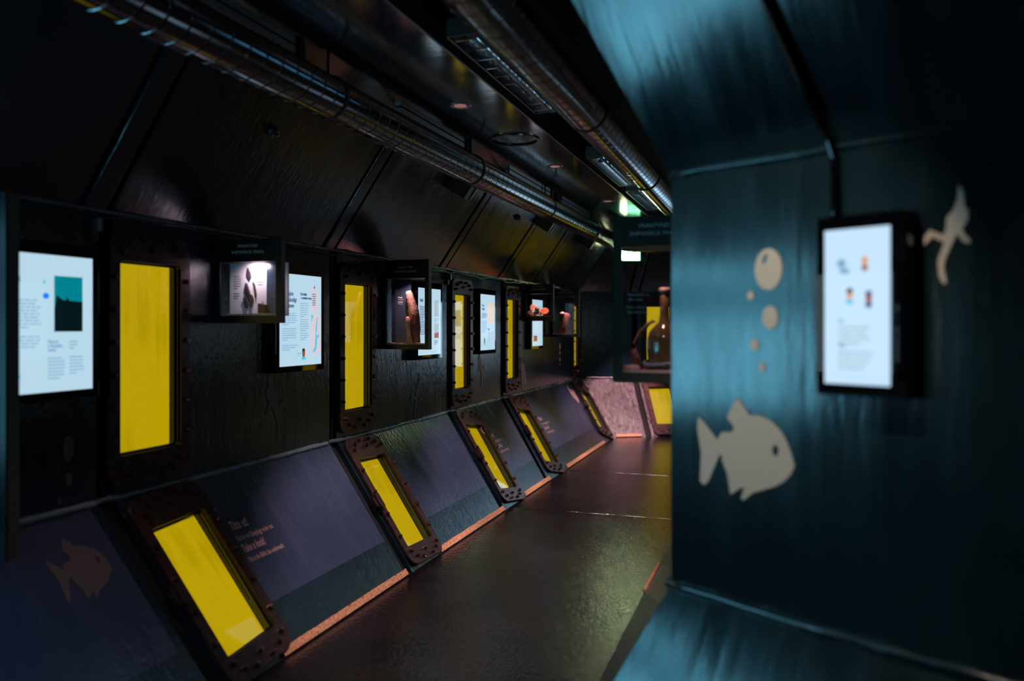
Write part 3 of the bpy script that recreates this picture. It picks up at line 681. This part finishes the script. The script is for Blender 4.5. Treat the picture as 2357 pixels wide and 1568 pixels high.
o = obj('clay_pot', MB().lump((0, 0, 0), (.026, .024, .028), .15, 4), 'darkclay', None, T(XW+.142, yy+.05, zb3+.067), smooth=True); tag(o, 'rounded brown pot fragment in the middle of the pottery', 'pottery', 'orange pottery in the square case')
for k, (x, z, r_) in enumerate(((.070, .030, .4), (.115, .022, -.3), (.165, .025, .2))):
    o = obj('clay_sherd', MB().prism([(-.030, -.020), (.028, -.024), (.036, .004), (.006, .026), (-.026, .014)], -.004, .004), 'darkclay', None, T(XW+x, yy+.035+.01*k, zb3+z) @ RZ(.2*k) @ Matrix.Rotation(r_, 4, 'Y') @ RX(1.2), bevel=.001)
    tag(o, ('leftmost', 'middle', 'right')[k]+' flat brown sherd lying at the front of the orange pottery', 'pottery', 'orange pottery in the square case')
# case 4: maroon concretion
c4, a, b, g0, g1 = case(XW, 9.30, EYE+.448, EYE+.353, EYE-.105, EYE-.137, 'last tall case on the left wall with a maroon lump', ('VRAKFYND', 'SHIPWRECK FINDS'), D=.10, W=.358, power=.7)
lp = MB().lathe([(.062, 0), (.064, .05), (.062, .10), (.060, .15), (.055, .19), (.046, .22), (.030, .245), (.008, .255)], 16, wob=.25, seed=2, sx=1.05, sy=.6)
tag(obj('iron_concretion', lp, 'maroon', None, T(XW+.180, 9.36, EYE-.098), smooth=True), 'maroon lumpy block in the last case on the left wall', 'find')
tag(obj('pale_fragment', MB().lump((0, 0, 0), (.028, .022, .020), .4, 9), 'bone', None, T(XW+.140, 9.34, EYE+.148), smooth=True), 'pale pink lump on top of the maroon block', 'find')

# case on the right wall, beyond the near corner: bottle, hoop, branch
YB = 3.04
c5, a, b, g0, g1 = case(-.615, YB, EYE+.419, EYE+.305, EYE-.180, EYE-.218, 'large case hanging behind the near corner with a brown bottle', ('VRAKFYND', 'SHIPWRECK FINDS'), side='L', D=.16, power=.12, light=(1, .68, .66), gside=.03)
for i, (t, w_) in enumerate((('Föremål och rep', .0), ('från vraket', .004), ('Finds and rope', -.004), ('from the wreck', .0))):
    link('caption', text_mesh(t, .0125, 'letter'), c5, T(a+.022+w_, .0015, g0+.295-.019*i-(.01 if i > 1 else 0)) @ RX(PI/2))
bx = -.615+.186; zf = EYE-.180+.012
bo = link('glass_bottle', None, None, T(bx, YB+.085, zf)); tag(bo, 'brown long-necked bottle in the large case behind the near corner', 'bottle')
obj('body', MB().lathe([(.01, .0), (.052, .0), (.062, .02), (.068, .07), (.068, .11), (.058, .145), (.040, .165), (.024, .180), (.019, .20), (.0175, .24), (.016, .30)], 28), 'bottle', bo, smooth=True)
obj('lip', MB().lathe([(.014, .298), (.021, .300), (.022, .310), (.018, .316), (.012, .316)], 24), 'bone', bo, smooth=True)
hp = [( .079*math.cos(t), .071*math.sin(t), .030+.012*math.sin(t+.6)) for t in [2*PI*i/30 for i in range(31)]]
tag(obj('iron_hoop', MB().tube(hp, .007, 8, .15), 'rope', None, T(bx, YB+.085, zf), smooth=True), 'thin grey hoop lying around the foot of the brown bottle', 'hoop')
br = MB().tube([(0, 0, 0), (-.01, 0, .05), (-.018, 0, .10), (.004, 0, .145), (.035, 0, .175), (.052, 0, .186), (.062, 0, .182)], [.010, .009, .008, .008, .007, .006, .004], 8, .3)
br.lump((-.022, 0, .05), (.015, .012, .030), .3, 5, 10, 7)
tag(obj('twisted_branch', br, 'oldwood', None, T(-.615+.088, YB+.09, zf), smooth=True), 'twisted brown branch left of the bottle', 'branch')
sm = MB().lump((0, 0, 0), (.036, .034, .016), .15, 6)
tag(obj('sand_mound', sm, 'sand', None, T(-.615+.062, YB+.06, zf+.001), smooth=True), 'low pink sand mound at the left foot of the large case', 'sand')

# ------------------------------------------------------------------ ducts
def arc_path(off_pts, bend=.35, step=.04):
    P = [Vector(p) for p in off_pts]; out = []
    segs = [P[0]]
    for i in range(1, len(P)-1):
        a = (P[i-1]-P[i]).normalized(); b = (P[i+1]-P[i]).normalized()
        p0 = P[i]+a*bend; p1 = P[i]+b*bend
        segs.append(p0)
        for k in range(1, 12):
            t = k/12; segs.append((p0.lerp(P[i], t)).lerp(P[i].lerp(p1, t), t))
        segs.append(p1)
    segs.append(P[-1]); return segs
def duct(name, dist, z, r, label, pitch=.105, ext=3.0, bend=.35):
    path = [Vector((p[0], p[1], z)) for p in arc_path([(*q, ) for q in off_path(dist, ext)], bend)]
    cum = [0]
    for a, b in zip(path[:-1], path[1:]): cum.append(cum[-1]+(b-a).length)
    def at(s):
        s = max(0, min(cum[-1]-1e-4, s))
        import bisect
        i = min(bisect.bisect_right(cum, s)-1, len(path)-2)
        t = (s-cum[i])/(cum[i+1]-cum[i]); d = (path[i+1]-path[i]).normalized()
        return path[i].lerp(path[i+1], t), d
    n = 28; turns = int((cum[-1]-pitch)/pitch); prof = [(0, .935), (.03, .955), (.036, 1.0), (.07, 1.0), (.93, 1.0), (.966, 1.0), (.972, .955)]
    mb = MB(); K = turns*n
    for k in range(K+n):
        ph = 2*PI*k/n; s0 = pitch*k/n
        for u_, rr in prof:
            p, d = at(s0+u_*pitch-pitch*.5); sd = d.cross(Vector((0, 0, 1))).normalized(); up_ = Vector((0, 0, 1))
            mb.v.append(tuple(p+(sd*math.cos(ph)+up_*math.sin(ph))*r*rr))
    m = len(prof)
    for k in range(K-1):
        for j in range(m-1): mb.f.append((k*m+j, k*m+j+1, (k+1)*m+j+1, (k+1)*m+j))
        mb.f.append((k*m+m-1, (k+n)*m, (k+1+n)*m, (k+1)*m+m-1))
    root = link(name, None, None, T(*path[0])); tag(root, label, 'duct')
    o = obj('tube', mb, 'duct', root, T(*(-path[0])), smooth=True)
    for s in [1.2+1.83*i for i in range(int(cum[-1]/1.83))]:
        p, d = at(s); rot = d.to_track_quat('Z', 'Y').to_matrix().to_4x4()
        c = MB().lathe([(r*1.03, -.012), (r*1.05, -.008), (r*1.05, .008), (r*1.03, .012)], 28)
        obj('collar', c, 'black', root, T(*(p-path[0])) @ rot, smooth=False)
        obj('hanger', MB().box((-.006, -.002, r*1.03), (.006, .002, CEIL+.2-z)), 'black', root, T(*(p-path[0])))
    return root
duct('spiral_duct', .624, EYE+1.08, .102, 'ribbed metal spiral duct along the top of the left wall')
duct('spiral_duct', 2.654-.93, EYE+1.085, .105, 'ribbed metal spiral duct at right, beside the louvred ceiling lamps')

# ------------------------------------------------------------------ louvred ceiling lamps (unlit)
def louvre_lamp(y0, y1, label, Mx=None, lit=False):
    root = link('louvre_lamp', None, None, Mx or T(-1.235, y0, CEIL-.010)); tag(root, label, 'ceiling lamp', 'unlit louvred lamps in the ceiling tray')
    L = y1-y0; W = .24; h = .07
    mb = MB().box((-W/2, 0, h), (W/2, L, h+.01)); mb.box((-W/2-.006, 0, 0), (-W/2, L, h)); mb.box((W/2, 0, 0), (W/2+.006, L, h))
    mb.box((-W/2, -.004, 0), (W/2, 0, h)); mb.box((-W/2, L, 0), (W/2, L+.004, h))
    obj('housing', mb, 'steel', root)
    for c in (-.06, .06):
        mb = MB(); n = 10
        for k in range(n+1):
            t = -1+2*k/n; x = c+t*.056; z = .004+.056*(1-t*t)
            mb.v += [(x, .01, z), (x, L-.01, z)]
        mb.f = [(2*k, 2*k+1, 2*k+3, 2*k+2) for k in range(n)]
        obj('reflector', mb, 'chrome', root, smooth=True)
        obj('tube', MB().tube([(c, .03, .034), (c, L-.03, .034)], .008, 10), 'coolw' if lit else 'tube', root, smooth=True)
        nb = int(L/.13)
        for k in range(nb):
            y = .06+(L-.12)*k/(nb-1)
            obj('louvre_blade', MB().prism([(c-.052, 0), (c+.052, 0), (c+.050, .022), (c, .030), (c-.050, .022)], -.0015, .0015), 'chrome', root, T(0, y, 0) @ RX(PI/2))
louvre_lamp(3.15, 4.45, 'near louvred ceiling lamp, unlit, dull in the shade')
louvre_lamp(5.72, 7.02, 'middle louvred ceiling lamp with shining reflectors')
louvre_lamp(7.30, 8.60, 'far louvred ceiling lamp above the exit sign side')

louvre_lamp(0, 1.3, 'added lit louvred lamp, unseen, around the far corner', T(.245, 10.87, CEIL-.012) @ RZ(-PI/3), True)  # added out of view for the blue-white sheen on the lower slopes
# ------------------------------------------------------------------ recessed downlights
def downlight(x, y, label, energy=150, col=(1, .68, .66), cone=58, tilt=0, z=CEIL):
    root = link('downlight', None, None, T(x, y, z)); tag(root, label, 'downlight', 'recessed round downlights in the ceiling')
    mb = MB(); n = 28
    for rr, zz in ((.034, -.0015), (.058, -.006), (.064, -.0005)):
        mb.v += [(rr*math.cos(2*PI*i/n), rr*math.sin(2*PI*i/n), zz) for i in range(n)]
    for q in range(2):
        for i in range(n): mb.f.append((q*n+i, q*n+(i+1) % n, (q+1)*n+(i+1) % n, (q+1)*n+i))
    obj('rim', mb, 'steel', root)
    obj('lens', MB().cyl((0, 0, -.004), .036, .036, .003, 24), 'led', root)
    ld = bpy.data.lights.new('downlight_lamp', 'SPOT'); ld.energy = energy; ld.color = col
    ld.spot_size = math.radians(cone); ld.spot_blend = .55; ld.shadow_soft_size = .006
    lo = bpy.data.objects.new('downlight_lamp', ld); COL.objects.link(lo); lo.parent = root
    lo.location = (0, 0, -.012)
    if tilt: lo.rotation_euler = (Vector(tilt)-Vector((x, y, z))).to_track_quat('-Z', 'Y').to_euler()
DLN = ['nearest downlight on the glossy ceiling, out over the first low window', 'first pinkish downlight seen on the glossy ceiling', 'second pinkish downlight seen, past the round hatch ring',
       'third pinkish downlight seen along the ceiling', 'last downlight before the end wall']
for (x, y, e), l in zip(((-1.70, 2.36, 22), (-1.72, 4.18, 250), (-1.674, 6.01, 260), (-1.638, 7.86, 260), (-1.60, 9.70, 260)), DLN):
    downlight(x, y, l, energy=e)
downlight(-.40, 1.27, 'downlight over the near wall, above the picture', energy=75, col=(1, .84, .70), cone=50, tilt=(-.10, 2.24, 1.28))
downlight(-1.02, 10.05, 'downlight over the end wall', energy=420, col=(1, .50, .55), cone=30, tilt=(-2.0, 10.9, .45))

# ------------------------------------------------------------------ exit sign
right = Vector((math.cos(math.radians(18.66)), math.sin(math.radians(18.66)), 0)); fwd = Vector((-right.y, right.x, 0))
ep = fwd*10.85+right*1.604
ex = link('exit_sign', None, None, T(ep.x, ep.y, EYE+.972) @ RZ(math.radians(18.66))); tag(ex, 'glowing green exit sign at the far end, seen through the large case', 'exit sign')
obj('housing', MB().box((-.145, 0, -.09), (.145, .04, .09)), 'steel', ex, bevel=.004)
obj('face', MB().box((-.138, -.004, -.082), (.138, 0, .082)), 'exit', ex)
pm = MB(); 
pm.prism([(.02, -.012), (.07, -.012), (.07, -.035), (.115, 0), (.07, .035), (.07, .012), (.02, .012)], 0, .001)
pm.prism([(-.12, -.07), (-.05, -.07), (-.05, .07), (-.12, .07)], 0, .001)
obj('pictogram', pm, 'exitw', ex, T(0, -.0045, 0) @ RX(PI/2))
obj('hanger', MB().tube([(0, .02, .09), (0, .02, CEIL-EYE-.972)], .006, 8), 'steel', ex)

# ------------------------------------------------------------------ small fittings under the left duct
LU = FR('L', 'U')
for x, l in ((5.42, 'nearest black wedge box under the left duct'), (7.62, 'second black wedge box under the left duct'), (9.45, 'far black wedge box under the left duct')):
    root = link('wedge_box', None, None, LU @ T(x, .69, 0)); tag(root, l, 'box', 'black wedge boxes under the left duct')
    obj('body', MB().prism([(-.16, .005), (.10, .005), (.10, .10), (-.04, .125)], -.055, .055), 'black', root, T(0, 0, 0) @ RX(PI/2) @ RZ(0), bevel=.004)
    obj('plate', MB().box((.10, -.05, .01), (.115, .05, .11)), 'steel', root)
for x, y, l in ((3.267, .571, 'small round vent cap on the dark upper slope above the first case'), (6.926, .635, 'small round vent cap on the upper slope between duct and third rib')):
    root = link('vent_cap', None, None, LU @ T(x, y, 0)); tag(root, l, 'vent cap')
    obj('body', MB().lathe([(.030, 0), (.030, .012), (.022, .026), (.008, .032)], 16), 'rib', root, smooth=True)
    obj('stem', MB().cyl((0, 0, .03), .008, .008, .02, 10), 'steel', root)
# cable along the top crease
LV = FR('L', 'V'); pts = []
for i in range(160):
    x = 1.2+9.4*i/159; pts.append(LV @ Vector((x, 1.178+.010*math.sin(x*7.1)+.006*math.sin(x*17), .018)))
tag(obj('cable', MB().tube(pts, .006, 6), 'rib', smooth=True), 'thin wavy cable along the top crease of the left wall', 'cable')
for k, x in enumerate((2.52, 4.95, 6.145, 8.17)):
    root = link('bracket', None, None, LV @ T(x, 1.13, 0)); tag(root, ('small metal bracket high on the left wall above the first screen', 'small pale metal bracket above the club case', 'tall narrow bracket left of the third tall window', 'small bracket above the pottery case')[k], 'bracket')
    obj('plate', MB().box((-.018, -.06, 0), (.018, .05, .02)), 'rib', root, bevel=.002)
    obj('tab', MB().box((-.014, -.02, .02), (.010, .03, .045)), 'steel', root)
